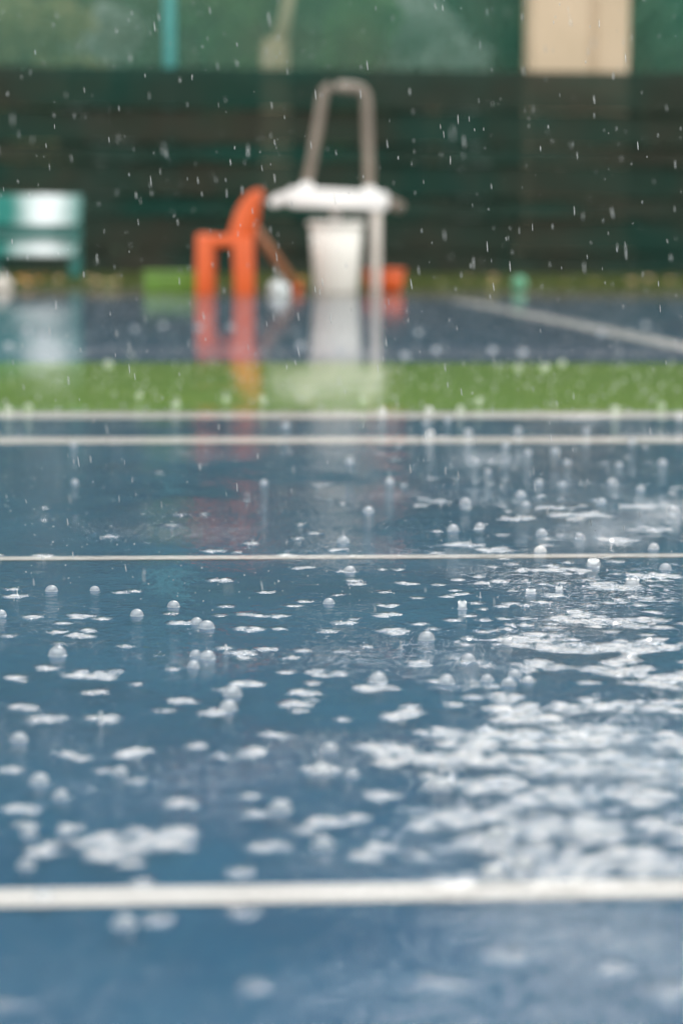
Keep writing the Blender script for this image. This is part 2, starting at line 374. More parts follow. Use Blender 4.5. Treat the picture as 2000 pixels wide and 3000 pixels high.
SPLASH = [  # overview x, y, width of the ripple patches seen on the water
 (72,1418,48),(183,1414,66),(38,1369,44),(515,1333,68),(612,1360,30),(420,1430,58),(190,1458,72),(205,1448,30),(600,1414,30),(700,1303,36),
 (570,1444,70),(640,1415,28),(905,1450,90),(885,1412,70),(885,1390,50),(800,1430,44),(965,1523,84),(560,1500,80),(615,1490,40),(225,1548,160),
 (105,1533,60),(30,1555,44),(215,1590,40),(235,1650,80),(310,1728,100),(420,1610,80),(560,1570,80),(490,1635,80),(690,1615,90),(745,1545,100),
 (860,1575,130),(920,1640,120),(700,1590,80),(625,1688,60),(575,1727,110),(745,1885,90),(735,1765,80),(215,1930,80),(330,1925,300),(260,1955,160),
 (410,1845,80),(45,1860,100),(620,1945,90),(872,1946,60),(890,1720,180),(930,1745,140),(880,1825,80),(1013,1795,60),(370,2112,80),(550,2092,70),
 (1168,2192,110),(1020,2255,100),(585,2262,40),(20,2305,60),(1540,2270,90),(1420,2220,60),(790,1312,40),(1215,1308,60),(1140,1335,40),
 (935,1340,50),(820,1340,40),(1105,1338,30),(780,1262,50),(660,1274,36),(580,1247,40),(490,1265,40),(100,1276,50),(250,1232,40),(395,1206,34),
 (1070,1250,90),(1180,1190,90),(1330,1185,150),(1480,1160,120),(1500,1215,120),(1260,1165,80),(1420,1240,100),(1130,1262,110),(1010,1150,50),(960,1160,40),
 (1300,1310,120),(1500,1320,120),(1420,1345,130),(1340,1420,160),(1480,1430,180),(1240,1470,200),(1350,1490,220),(1480,1480,200),(1180,1475,120),(1420,1530,220),
 (1250,1530,160),(1500,1560,180),(1130,1600,140),(1200,1640,200),(1330,1620,180),(1480,1620,180),(1100,1700,200),(1260,1690,240),(1430,1690,260),(1530,1700,160),
 (1180,1750,200),(1350,1750,240),(1500,1760,200),(1130,1800,140),(1280,1830,220),(1450,1820,220),(1070,1870,160),(1200,1890,220),(1380,1900,220),(1520,1900,160),
 (1100,1940,140),(1260,1960,200),(1430,1970,200),(1330,2000,160),(1000,1680,120),(1040,1740,160),(60,1625,80),(110,1650,100),(1480,1990,120),
]
def patch(px, py, w, strength=1.0):
    p = ground(px * K, py * K, WZ); sc = (py * K - 700) / H
    R = max(0.004, w * K / 2 / sc)
    nsub = int(5 + R * 230)
    for _ in range(nsub):
        q = R * math.sqrt(random.random()) * 0.72; t = random.uniform(0, 2 * PI)
        lam = random.uniform(0.007, 0.013)
        ring(p.x + q * math.cos(t), p.y + q * math.sin(t), random.uniform(0.0, max(0.003, R * 0.22)), lam,
             strength * (0.5 if py > 1800 else 0.85) * random.uniform(0.12, 0.34), random.uniform(0.8, 1.6), strength * random.uniform(.55, 1.0))
for _ in range(70):
    SPLASH.append((random.choice((random.uniform(-800, -80), random.uniform(1640, 2600), random.uniform(1640, 2600))), random.uniform(1150, 2000), random.uniform(40, 180)))
for s in SPLASH: patch(s[0], s[1], s[2] * (1.18 if 1000 < s[0] < 1640 and s[1] < 2060 else 1), 0.55 if s[1] > 2060 else 1.0)
for _ in range(1100):          # further impacts, denser where the water stands deeper on the right
    px = random.uniform(-900, 2700); py = random.choice([random.uniform(980, 1500), random.uniform(1300, 2040)])
    deep = 1 / (1 + math.exp(-(px - 1000) / 110))
    if random.random() > 0.12 + 0.8 * deep: continue
    p = ground(px * K, py * K, WZ)
    ring(p.x, p.y, random.uniform(0.004, 0.035), random.uniform(0.009, 0.014), random.uniform(0.05, 0.24), random.uniform(0.9, 1.8), 0.0)
for _ in range(1700):          # small fresh impacts
    px = random.uniform(-900, 2700); py = random.choice([random.uniform(1000, 1450), random.uniform(1300, 2030)])
    deep = 1 / (1 + math.exp(-(px - 980) / 110))
    if random.random() > (0.10 if py < 1420 else 0.24) + 0.75 * deep: continue
    patch(px, py, random.uniform(7, 26), random.uniform(.6, 1))
# the water stands deeper to the right; low chop all over there paints in a grey sheen
nz_ = sum(np.sin(Xg * fx + Yg * fy + ph) for fx, fy, ph in ((9, 3, 0), (-7, 5, 1), (14, -4, 2), (23, 7, 4), (-17, 11, 5))) / 5
Cg = np.maximum(Cg, (1 / (1 + np.exp(-(Xg - 0.02 - 0.03 * Yg) / 0.05))) * np.clip(0.09 + 0.30 * nz_, 0, .35) * np.clip((Yg - 1.45) / .2, 0, 1))
ed = np.clip((1 - np.abs(us)[None, :] - 0.10 - 0.10 * nz_) / 0.16, 0, 1) * np.minimum(1, np.minimum(np.arange(NR), NR - 1 - np.arange(NR)) / 20.0)[:, None]
Hg = np.clip(Hg, -0.0035, 0.0035) * ed
co = np.stack([Xg, Yg, Hg], -1).reshape(-1, 3)
ii = (np.arange(NR - 1)[:, None] * NC + np.arange(NC - 1)[None, :]).reshape(-1)
quads = np.stack([ii, ii + 1, ii + NC + 1, ii + NC], -1)
me = bpy.data.meshes.new('water'); me.vertices.add(len(co)); me.vertices.foreach_set('co', co.astype(np.float32).ravel())
me.loops.add(quads.size); me.loops.foreach_set('vertex_index', quads.astype(np.int32).ravel())
me.polygons.add(len(quads)); me.polygons.foreach_set('loop_start', np.arange(0, quads.size, 4, dtype=np.int32))
me.polygons.foreach_set('use_smooth', np.ones(len(quads), dtype=bool))
me.update(calc_edges=True)
at_ = me.attributes.new('chop', 'FLOAT', 'POINT'); at_.data.foreach_set('value', (Cg * ed).astype(np.float32).ravel())
wo_ = link('water', me, M['water']); wo_.location.z = WZ; tag(wo_, kind='structure')
h0, h1 = float(Xg[0, -1]), float(Xg[-1, -1]); YF = v_pave - 1.6
YB = -20.0
V = [(-40, Y0), (-h0, Y0), (-h1, Y1), (-40, Y1), (40, Y0), (h0, Y0), (h1, Y1), (40, Y1), (-40, YB), (40, YB), (-40, 14.0), (40, 14.0 + 80 * math.tan(YAW))]
# far edge follows the pavement edge
fl = uy * v_pave - ux * 40; fr_ = uy * v_pave + ux * 40
V[10] = (fl.x, fl.y); V[11] = (fr_.x, fr_.y)
o = pyd('water', [(x, y, 0) for x, y in V], [(0, 1, 2, 3), (5, 4, 7, 6), (8, 9, 4, 5, 1, 0), (3, 2, 6, 7, 11, 10)], M['water'])
o.data.materials.append(M['still_water']); o.data.polygons[3].material_index = 1
o.location.z = WZ; tag(o, kind='structure')

# ------------------------------------------------------------------ grass verge with fallen leaves
def grass_strip(v0, v1, count):
    V, Fc = [], []
    for _ in range(count):
        u = random.uniform(-9, 9); v = random.uniform(v0, v1); p = ux * u + uy * v
        hgt = random.uniform(0.03, 0.09); w = random.uniform(0.006, 0.012); t = random.uniform(0, PI)
        dx, dy = math.cos(t) * w, math.sin(t) * w; lx, ly = random.gauss(0, 0.025), random.gauss(0, 0.025); i = len(V)
        V += [(p.x - dx, p.y - dy, 0), (p.x + dx, p.y + dy, 0), (p.x + lx, p.y + ly, hgt)]
        Fc.append((i, i + 1, i + 2))
    return pyd('grass', V, Fc, M['grass'])
v_wall = cf(1000, 814)
strip('soil_verge', v_pave, v_wall + 40, -0.004, M['soil'])
tag(grass_strip(v_pave, v_wall - 0.05, 42000), 'short wet yellowish green grass at the foot of the dark screen', 'grass', kind='stuff')
leaf_cols = {'orange': (0.50, 0.21, 0.03), 'tan': (0.42, 0.28, 0.14), 'yellow': (0.22, 0.19, 0.05), 'pale': (0.62, 0.58, 0.52)}
for k, c in leaf_cols.items(): M['fl_' + k] = paint('fallen_leaf_' + k, c, tuple(x * .75 for x in c), 20, 0.4)
def leaf_mesh(seed):
    r = random.Random(seed); V = [(0, 0, 0.0)]; pts = [(-.5, 0), (-.3, .22), (0, .3), (.3, .2), (.55, 0), (.3, -.2), (0, -.28), (-.3, -.2)]
    V = [(x, y, 0.10 * abs(y) + 0.12 * x * x + r.uniform(-.02, .02)) for x, y in pts] + [(0, 0, -0.02), (-.75, 0.02, 0.05), (-.5, .025, 0.01)]
    Fc = [(i, (i + 1) % 8, 8) for i in range(8)] + [(0, 9, 10)]
    return V, Fc
litter = {'orange': [(70, 832), (95, 826), (112, 838), (130, 828), (80, 844), (52, 836), (740, 836), (880, 838)],
          'tan': [(172, 836), (270, 836), (285, 842), (255, 832), (340, 842), (1370, 832), (1445, 830), (1900, 832), (1960, 838), (1850, 842)],
          'yellow': [(320, 848), (440, 852), (700, 846), (1290, 846), (1740, 842), (1440, 850), (1650, 846)]}
for c, spots in litter.items():
    for i, (px, py) in enumerate(sorted(spots)):
        p = ground(px, py); Vv, Ff = leaf_mesh(i); s = random.uniform(0.06, 0.10)
        o = pyd('fallen_leaf', [(x * s, y * s, z * s) for x, y, z in Vv], Ff, M['fl_' + c])
        o.location = (p.x, p.y, 0.055); o.rotation_euler = (random.uniform(.5, 1.1), random.uniform(-.3, .3), random.uniform(-.6, .6))
        tag(o, f'{c} fallen leaf on the grass verge, {["first", "second", "third", "fourth", "fifth", "sixth", "seventh", "eighth", "ninth", "tenth"][i]} {c} leaf from the left', 'leaf', f'{c} fallen leaves on the grass verge')

# ------------------------------------------------------------------ windscreen fence
YW = v_wall
def wall_pt(px, py, off=0.0):                  # pixel onto the fence plane
    d = ray(px, py); o3 = Vector((0, 0, H)); t = ((YW + off)) / d.dot(uy)
    return o3 + d * t
fence = empty('fence', (0, 0, 0))
tag(fence, 'tall fence with dark windscreen cloth below and green netting above', 'fence')
FR = Matrix((( ux.x, uy.x, 0), (ux.y, uy.y, 0), (0, 0, 1)))     # fence frame: x along, y away
def fpt(u, v, z): return FR @ Vector((u, v, z))
z_top = wall_pt(1000, 200).z
seams = [0.015, 0.29, 0.64, 0.86, 1.21, 1.40, 1.76, z_top]
for i in range(7):
    V, Fc = [], []; nu = 220; nz = 5
    for k in range(nz):
        for j in range(nu):
            u = -26 + 52 * j / (nu - 1); z = seams[i] + (seams[i + 1] - 0.008 - seams[i]) * k / (nz - 1)
            v = YW + 0.025 * math.sin(u * 2.1 + i) + 0.02 * math.sin(u * 5.3 + k * .7 + 2 * i) + 0.012 * (k - 2)
            V.append(fpt(u, v, z))
    for k in range(nz - 1):
        for j in range(nu - 1): Fc.append((k * nu + j, k * nu + j + 1, (k + 1) * nu + j + 1, (k + 1) * nu + j))
    pyd('screen_strip', V, Fc, M['screen_brown' if i in (0, 1, 3, 5) else 'screen'], fence, True)
pu = (FR.transposed() @ wall_pt(497, 60, 0.12)).x
for k in (-3, -2, -1, 0, 1, 2, 3):
    u = pu + k * 5.6
    if abs(u) > 24: continue
    p = tube('post', [fpt(u, YW + 0.16, -0.01), fpt(u, YW + 0.16, 7.4)], 0.062, M['teal_metal'], fence, 16)
    lathe('post_cap', [(0.0, 0.05), (0.05, 0.045), (0.072, 0.0), (0.0, 0.0)], M['teal_metal'], p, 16, fpt(u, YW + 0.16, 7.4))
for z in (z_top + 0.02, 4.8, 7.3):
    if z == z_top + 0.02:
        tube('rail', [fpt(-26, YW + 0.2, z - .1), fpt(26, YW + 0.2, z - .1)], 0.022, M['bench_frame'], fence, 8)
    else:
        tube('rail', [fpt(-26, YW + 1.36, z), fpt(26, YW + 1.36, z)], 0.02, M['bench_frame'], fence, 8)
V, Fc = [], []; nu = 160; nz = 8
for k in range(nz):
    for j in range(nu):
        u = -26 + 52 * j / (nu - 1); z = z_top - 0.03 + (7.3 - z_top) * k / (nz - 1)
        V.append(fpt(u, YW + 1.3 + 0.03 * math.sin(u * 1.7 + k), z))
for k in range(nz - 1):
    for j in range(nu - 1): Fc.append((k * nu + j, k * nu + j + 1, (k + 1) * nu + j + 1, (k + 1) * nu + j))
pyd('net_panel', V, Fc, M['net'], fence, True)

# tan post and beige pier beyond the screen
p0 = wall_pt(1268, 690, 0.6); p1 = wall_pt(1262, 300, 0.6)
tp = empty('timber_post', (p0.x, p0.y, 0)); tag(tp, 'tan timber post showing faintly through the dark screen, right of centre', 'post')
box('shaft', (0, 0, p1.z / 2), (0.17, 0.15, p1.z), M['tan_wood'], tp, 0.012)
box('cap', (0, 0, p1.z + 0.02), (0.20, 0.18, 0.04), M['tan_wood'], tp, 0.01)
pl, pr = wall_pt(1546, 100, .65), wall_pt(1832, 100, .65)
pier = empty('fence_pier', ((pl.x + pr.x) / 2, (pl.y + pr.y) / 2, 0), YAW); tag(pier, 'wide beige rendered pier rising above the dark screen at upper right', 'pier')
w = (pr - pl).length
box('shaft', (-w * 0.21, 0, 1.7), (w * 0.58, 0.6, 3.4), M['beige'], pier, 0.03)
box('shaft', (w * 0.32, 0.06, 1.7), (w * 0.36, 0.56, 3.4), M['beige'], pier, 0.03)
box('recess', (w * .11, .03, 1.7), (w * .0605, .52, 3.39), M['beige'], pier)
box('plinth', (0, 0, 0.2), (w + 0.16, 0.74, 0.4), M['beige'], pier, 0.03)
box('coping', (0, 0, 3.48), (w + 0.2, 0.8, 0.16), M['beige'], pier, 0.03)

# ------------------------------------------------------------------ trees and shrubs
def foliage(clumps, n, size, rnd):
    N = n; V = np.empty((N * 4, 3))
    c = np.array([q[:3] for q in clumps]); r = np.array([q[3:] for q in clumps]); vol = np.prod(r, 1); vol /= vol.sum()
    idx = rnd.choice(len(clumps), N, p=vol)
    d = rnd.normal(size=(N, 3)); d /= np.linalg.norm(d, axis=1)[:, None]
    rad = rnd.uniform(0.25, 1, N) ** 0.5 * rnd.uniform(0.85, 1.12, N)
    P = c[idx] + d * r[idx] * rad[:, None]
    a1 = rnd.normal(size=(N, 3)); a1 /= np.linalg.norm(a1, axis=1)[:, None]
    a2 = np.cross(a1, rnd.normal(size=(N, 3))); a2 /= np.linalg.norm(a2, axis=1)[:, None]
    s = size * rnd.uniform(0.6, 1.3, N)[:, None]
    V[0::4] = P - a1 * s; V[1::4] = P + a2 * s * 0.45; V[2::4] = P + a1 * s; V[3::4] = P - a2 * s * 0.45
    return V, [(4 * i, 4 * i + 1, 4 * i + 2, 4 * i + 3) for i in range(N)]
def tree(x, y, h, spread, mat, label, group, n=7000, leaf=0.17, trunk='trunk', low=0.22):
    t = empty('tree', (x, y, 0)); tag(t, label, 'tree', group)
    top = Vector((random.uniform(-.4, .4), random.uniform(-.4, .4), h * 0.8))
    pts = [Vector((0, 0, -0.05)).lerp(top, k / 6) + Vector((random.gauss(0, .06), random.gauss(0, .06), 0)) * (k > 0) for k in range(7)]
    tr = tube('trunk', pts, [0.03 * h * (1 - 0.12 * k) * .75 for k in range(7)], M[trunk], t, 10)
    cl = []
    for k in range(9):
        z0 = h * random.uniform(low, 0.75); a_ = random.uniform(0, 2 * PI); L = spread * random.uniform(0.5, 0.95) * (1.05 - 0.5 * z0 / h)
        s = Vector((top.x * z0 / h, top.y * z0 / h, z0)); e_ = s + Vector((math.cos(a_) * L, math.sin(a_) * L, L * 0.45))
        tube('limb', [s, s.lerp(e_, .5) + Vector((0, 0, .12 * L)), e_], [0.012 * h, 0.008 * h, 0.003 * h], M[trunk], t, 7)
        rr = spread * random.uniform(0.35, 0.6); cl.append((e_.x, e_.y, e_.z, rr, rr, rr * .75))
    for k in range(7):
        z0 = h * random.uniform(0.45, 0.92); rr = spread * random.uniform(0.3, 0.5)
        cl.append((random.uniform(-.5, .5) * spread, random.uniform(-.5, .5) * spread, z0, rr, rr, rr * .8))
    V, Fc = foliage(cl, n, leaf, rng)
    pyd('crown', V, Fc, M[mat], t)
kinds = [('leaf_dark', 'dark green'), ('leaf_mid', 'mid green')]
i = 0
for (row, yb, hh) in ((0, 33.0, 14.5), (1, 39.0, 20.0)):
    for k in range(9):
        x = -19 + k * 4.9 + row * 2.2 + random.uniform(-.6, .6)
        mt, nm = kinds[(k + row) % 2]
        ordn = ['first', 'second', 'third', 'fourth', 'fifth', 'sixth', 'seventh', 'eighth', 'ninth'][k]
        tree(x, yb + random.uniform(-.8, .8), hh * random.uniform(.92, 1.1), 3.4, mt,
             f'tall {nm} tree in the {("nearer", "farther")[row]} row behind the netting, {ordn} from the left', 'trees behind the fence', 6500, 0.2)
for k in range(7):
    hx = -15 + k * 5
    hg_ = empty('hedge', (hx, 31.0, 0)); tag(hg_, f'dense dark hedge dimly seen behind the screen, {["first", "second", "third", "fourth", "fifth", "sixth", "seventh"][k]} from the left', 'hedge', 'hedges behind the fence')
    cl = [(random.uniform(-2.6, 2.6), random.uniform(-.4, .4), random.uniform(.3, 2.2), .9, .6, .7) for _ in range(22)]
    V, Fc = foliage(cl, 5000, 0.16, rng); pyd('foliage', V, Fc, M['leaf_dark'], hg_)
    for q in (-2, -1, 0, 1, 2): tube('stem', [(q, 0, -.02), (q + .1, 0, 1.0), (q, .1, 1.9)], [.05, .04, .02], M['trunk'], hg_, 6)
hv, hf = [], []; nx, ny = 60, 14
for j in range(ny):
    for i_ in range(nx):
        x_ = -120 + 240 * i_ / (nx - 1); y_ = 58 + 90 * j / (ny - 1)
        hv.append((x_, y_, -0.5 + 30 * (1 - math.exp(-((j / 4.0) ** 1.3))) * (.85 + .3 * mnoise.noise(Vector((x_ * .03, y_ * .03, 0)))) + .8 * mnoise.noise(Vector((x_ * .3, y_ * .3, 2)))))
for j in range(ny - 1):
    for i_ in range(nx - 1): hf.append((j * nx + i_, j * nx + i_ + 1, (j + 1) * nx + i_ + 1, (j + 1) * nx + i_))
M['hill'] = paint('wooded_hillside', (0.06, 0.13, 0.06), (0.03, 0.07, 0.035), 0.4, 0.9, bump=0.8, bscale=2)
tag(pyd('hill', hv, hf, M['hill'], None, True), kind='structure')
cl = [(random.uniform(-34, 34), random.uniform(46, 50), random.uniform(1, 23), 2.6, 2.0, 2.2) for _ in range(340)]
V, Fc = foliage(cl, 140000, 0.42, rng)
tag(pyd('woodland', V, Fc, M['leaf_dark']), 'far dark wood closing the view behind the trees', 'woodland', kind='stuff')
def shrub(px, py, Y, wpx, hpx, mat, label, n=2200):
    c = at(px, py, Y); sc = F / Y; rx, rz = wpx / sc / 2, hpx / sc / 2
    s = empty('shrub', (c.x, Y, 0)); tag(s, label, 'shrub', 'shrubs behind the netting')
    stems = 5
    for k in range(stems):
        a_ = random.uniform(0, 2 * PI); e_ = Vector((math.cos(a_) * rx * .6, math.sin(a_) * rx * .5, c.z + random.uniform(-.4, .4) * rz))
        tube('stem', [Vector((math.cos(a_) * .06, math.sin(a_) * .06, -0.02)), e_ * .5 + Vector((0, 0, .2)), e_], [0.04, 0.03, 0.012], M['trunk'], s, 6)
    cl = [(random.uniform(-.5, .5) * rx, random.uniform(-.5, .5) * rx, c.z + random.uniform(-.6, .55) * rz, rx * random.uniform(.4, .6), rx * random.uniform(.4, .6), rz * random.uniform(.35, .55)) for _ in range(9)]
    cl += [(random.uniform(-.4, .4) * rx, random.uniform(-.4, .4) * rx, max(.3, c.z * q), rx * .5, rx * .5, rz * .5) for q in (.3, .5, .7)]
    V, Fc = foliage(cl, n, 0.09, rng); pyd('foliage', V, Fc, M[mat], s)
shrub(120, 150, 27.0, 420, 330, 'leaf_olive', 'olive shrub behind the netting at the far upper left')
shrub(300, 110, 28.5, 260, 300, 'leaf_grey', 'silvery shrub behind the netting, left of the teal post')
shrub(640, 90, 28.5, 320, 420, 'leaf_mid', 'bright green shrub behind the netting, right of the teal post')
shrub(1060, 110, 28.0, 260, 330, 'leaf_mid', 'bright green shrub behind the netting above the beige arch')
shrub(1270, 120, 29.0, 400, 380, 'leaf_grey', 'silvery shrub behind the netting, left of the beige pier')
shrub(1960, 60, 28.5, 260, 320, 'leaf_dark', 'dark green shrub behind the netting, right of the beige pier')
shrub(450, 120, 30.0, 260, 360, 'leaf_dark', 'dark green shrub behind the netting, directly behind the teal post')
shrub(880, 120, 30.0, 260, 360, 'leaf_dark', 'dark green shrub behind the netting, above the orange chair')
st = empty('tree_stump', (at(805, 170, 26.4).x, 26.4, 0)); tag(st, 'pale tan forked stump behind the netting, left of the beige arch', 'stump')
zz = at(805, 120, 26.4).z
tube('trunk', [(0, 0, -0.02), (0.02, 0, 1.2), (0, 0, zz - .1), (0.02, 0, zz)], [0.22, 0.18, 0.16, 0.14], M['tan_trunk'], st, 12)
tube('limb', [(0.03, 0, zz - .1), (0.12, 0, zz + .25), (0.2, 0.05, zz + .7)], [0.1, 0.075, 0.05], M['tan_trunk'], st, 10)

# ------------------------------------------------------------------ orange chair, seen from its side
def to_local(root, px, py, Y):
    p = at(px, py, Y); return Vector((p.x - root.location.x, p.y - root.location.y, p.z - root.location.z))
YC = ground(650, 866).y
cx = at(655, 860, YC).x
S = F / YC
chair = empty('plastic_chair', (cx, YC + 0.22, 0.0)); tag(chair, 'orange plastic chair facing left beside the white bin', 'chair')
def cp(px, py): p = at(px, py, YC); return (p.x - cx, p.z)
def leg_poly(x0t, x1t, x0b, x1b, zt, y, th):
    bm = bmesh.new()
    t_ = [bm.verts.new(v) for v in ((x0t, y - th, zt), (x1t, y - th, zt), (x1t, y + th, zt), (x0t, y + th, zt))]
    b_ = [bm.verts.new(v) for v in ((x0b, y - th, 0.0), (x1b, y - th, 0.0), (x1b, y + th, 0.0), (x0b, y + th, 0.0))]
    bm.faces.new(t_); bm.faces.new(b_[::-1])
    for k in range(4): bm.faces.new((t_[k], b_[k], b_[(k + 1) % 4], t_[(k + 1) % 4]))
    return bm
zs = cp(600, 688)[1]
xf0, xf1 = cp(573, 0)[0], cp(624, 0)[0]; xr0, xr1 = cp(681, 0)[0], cp(738, 0)[0]
for y in (-0.2, 0.2):
    from_bm('leg', leg_poly(xf0, xf1 + .0, xf0 - .005, xf1 - .01, zs - 0.01, y, 0.03), M['orange'], chair, True, 0.014, 3)
    from_bm('leg', leg_poly(xr0, xr1, xr0 + .015, xr1 + .005, zs - 0.01, y, 0.03), M['orange'], chair, True, 0.014, 3)
xs0, xs1 = cp(572, 0)[0], cp(735, 0)[0]
prism('seat', [(xs0, zs - .005), (xs0 + .03, zs + .012), (xs0 + .2, zs - .012), (xs1, zs + .0), (xs1, zs - .075), (xs0 + .17, zs - .085), (xs0 + .01, zs - .07)], -0.22, 0.22, M['orange'], chair, 0.012)
outl = [cp(*q) for q in ((664, 700), (678, 655), (694, 610), (718, 574), (744, 556), (764, 553), (767, 572), (757, 604), (746, 640), (740, 700))]
for y0, y1 in ((-0.21, -0.135), (0.135, 0.21)):
    prism('back_stile', outl, y0, y1, M['orange'], chair, 0.016)
inn = [cp(*q) for q in ((700, 690), (706, 655), (722, 612), (740, 582), (757, 572), (752, 604), (738, 640), (722, 690))]
for y0 in (-0.115, -0.055, 0.005, 0.065):
    prism('back_slat', inn, y0, y0 + 0.05, M['orange'], chair, 0.008)
prism('top_rail', [cp(*q) for q in ((722, 580), (745, 558), (763, 555), (765, 575), (755, 596), (735, 596))], -0.136, 0.136, M['orange'], chair, 0.01)

# brown pole leaning from the chair to the ground
a0, a1 = at(742, 665, YC + 0.55), ground(892, 842)
pole = empty('leaning_pole', (a1.x, YC + 0.55, 0)); tag(pole, 'reddish brown wooden pole slanting down from the orange chair to the bin', 'pole')
pa = Vector((a0.x - a1.x, 0, a0.z)); pb = Vector((0, 0, 0.02))
tube('handle', [pa + (pa - pb).normalized() * .05, pa.lerp(pb, .5), pb + (pa - pb) * .08], 0.036, M['brown_wood'], pole, 12)
tube('end_cap', [pb + (pa - pb) * .08, pb], [0.042, 0.04], M['orange'], pole, 12)

# ------------------------------------------------------------------ white stand with arch
YS = ground(1110, 862).y
sx = at(1000, 700, YS).x
stand = empty('court_stand', (sx, YS + 0.3, 0)); tag(stand, 'white stand with a slab top, post legs and a tall beige arch', 'stand')
def sp(px, py, dy=0.0):
    p = at(px, py, YS + dy); return Vector((p.x - sx, p.y - YS - 0.3, p.z))
def sxz(px, py): p = sp(px, py); return (p.x, p.z)
prism('top', [sxz(*q) for q in ((850, 546), (1130, 560), (1140, 570), (1138, 611), (1122, 616), (850, 604), (840, 596), (840, 556))], -0.06, 0.55, M['white_plastic'], stand, 0.014)
prism('side_flap', [sxz(*q) for q in ((838, 557), (838, 592), (800, 604), (784, 600), (783, 586), (800, 571))], -0.03, 0.5, M['white_plastic'], stand, 0.012)
prism('side_flap', [sxz(*q) for q in ((1140, 572), (1186, 592), (1190, 606), (1180, 618), (1165, 618), (1140, 604))], 0.0, 0.5, M['beige_tube'], stand, 0.012)  # right flap coloured brown to paint in its shaded side
xl = sxz(1109, 0)[0]; zt = sxz(1109, 606)[1]
box('leg', (xl, -0.0, zt / 2), (0.07, 0.06, zt), M['beige_leg'], stand, 0.012)
box('leg', (xl - .005, 0.48, zt / 2), (0.07, 0.06, zt), M['white_plastic'], stand, 0.012)
xl2 = sxz(985, 0)[0]
box('leg', (xl2, 0.48, zt / 2), (0.07, 0.06, zt), M['white_plastic'], stand, 0.012)
ax = [(896, 545), (915, 460), (931, 370), (944, 290), (951, 266), (966, 254), (990, 253), (1040, 257), (1060, 263), (1072, 280), (1074, 310), (1077, 400), (1080, 480), (1081, 560)]
tube('arch', [sp(x, y, 0.55) - Vector((0, 0, 0)) for x, y in ax], 0.039, M['beige_tube'], stand, 14)
tube('arch_foot', [sp(896, 548, 0.55) + Vector((0, 0, .02)), sp(905, 585, 0.5)], 0.05, M['white_plastic'], stand, 12)
tube('arch_foot', [sp(1081, 562, 0.55) + Vector((0, 0, .02)), sp(1081, 590, 0.5)], 0.05, M['white_plastic'], stand, 12)

# ------------------------------------------------------------------ bin
YB_ = YS
bx = at(984, 800, YB_).x
wb = empty('waste_bin', (bx, YB_ + 0.02, 0)); tag(wb, 'off-white tapered plastic bin standing under the white slab', 'bin')
zb = at(984, 648, YB_).z; rt = (at(1062, 650, YB_).x - at(908, 650, YB_).x) / 2; rb = rt * 0.83
lathe('body', [(0, 0), (rb - .02, 0), (rb, .02), (rb + (rt - rb) * .5, zb * .5), (rt, zb - .02), (rt - .012, zb - .02), (rb - .015, .03), (0, .03)], M['white_bin'], wb, 40)
lathe('rim', [(rt - .015, zb - .035), (rt + .016, zb - .035), (rt + .02, zb - .01), (rt + .012, zb), (rt - .012, zb), (rt - .015, zb - .035)], M['white_bin'], wb, 40)

# ------------------------------------------------------------------ small things round the furniture
YO = ground(1126, 858).y
ot = empty('tub', (at(1126, 840, YO).x, YO + .16, 0)); tag(ot, 'low rounded orange tub on the ground behind the white stand leg', 'tub')
lathe('body', [(0, .005), (.11, 0), (.145, .04), (.155, .11), (.15, .165), (.14, .165), (.13, .05), (0, .03)], M['orange'], ot, 28)
lathe('rim', [(.149, .163), (.163, .163), (.165, .18), (.15, .185), (.137, .181), (.149, .163)], M['orange'], ot, 28)
YG = ground(480, 862).y
gc = empty('crate', (at(490, 860, YG).x, YG + .5, 0)); tag(gc, 'bright lime green plastic crate behind the orange chair', 'crate')
wg = .38; hg = at(490, 800, YG + .5).z
box('base', (0, 0, .02), (wg, .3, .02), M['crate'], gc, .005)
for s_ in (-1, 1):
    box('side_panel', (0, s_ * .15, hg / 2 + .01), (wg, .016, hg), M['crate'], gc, .005)
    box('end_panel', (s_ * wg / 2, 0, hg / 2 + .01), (.016, .28, hg), M['crate'], gc, .005)
    box('rim', (0, s_ * .158, hg + .004), (wg + .04, .03, .024), M['crate'], gc, .006)
def lump(name, px, py, r, mat, label, cat, squash=.8, amp=.25):
    Yl = ground(px, py).y
    bm = bmesh.new(); bmesh.ops.create_icosphere(bm, subdivisions=4, radius=1)
    for v in bm.verts:
        q = 1 + amp * (mnoise.noise(v.co * 1.6 + Vector((px, 0, 0))) + .5 * abs(mnoise.noise(v.co * 4.0)))
        v.co = v.co * q * r; v.co.z = max(v.co.z * squash, -r * .55)
    zmin = min(v.co.z for v in bm.verts)
    for v in bm.verts: v.co.z -= zmin
    bmesh.ops.create_cone(bm, cap_ends=True, segments=10, radius1=r * .16, radius2=r * .34, depth=r * .5, matrix=Matrix.Translation((r * .1, 0, r * 1.55)))
    o = from_bm(name, bm, mat, None, True); o.location = (at(px, py, Yl).x, Yl, 0); tag(o, label, cat)
lump('plastic_bag', 816, 866, .075, M['pale_bag'], 'small pale knotted plastic bag on the ground between chair and bin', 'bag')
lump('plastic_bag', 8, 850, .075, M['fl_pale'], 'small pale knotted bag on the grass at the left edge', 'bag')
lump('plastic_bag', 500, 858, .05, M['fl_yellow'], 'small yellowish knotted bag in front of the lime green crate', 'bag')
YBL = ground(1520, 852).y
ball = empty('ball', (at(1520, 850, YBL).x, YBL, .06)); tag(ball, 'small sea green ball on the verge, right of the furniture', 'ball')
bm = bmesh.new(); bmesh.ops.create_uvsphere(bm, u_segments=24, v_segments=16, radius=.06); from_bm('shell', bm, M['green_ball'], ball, True)
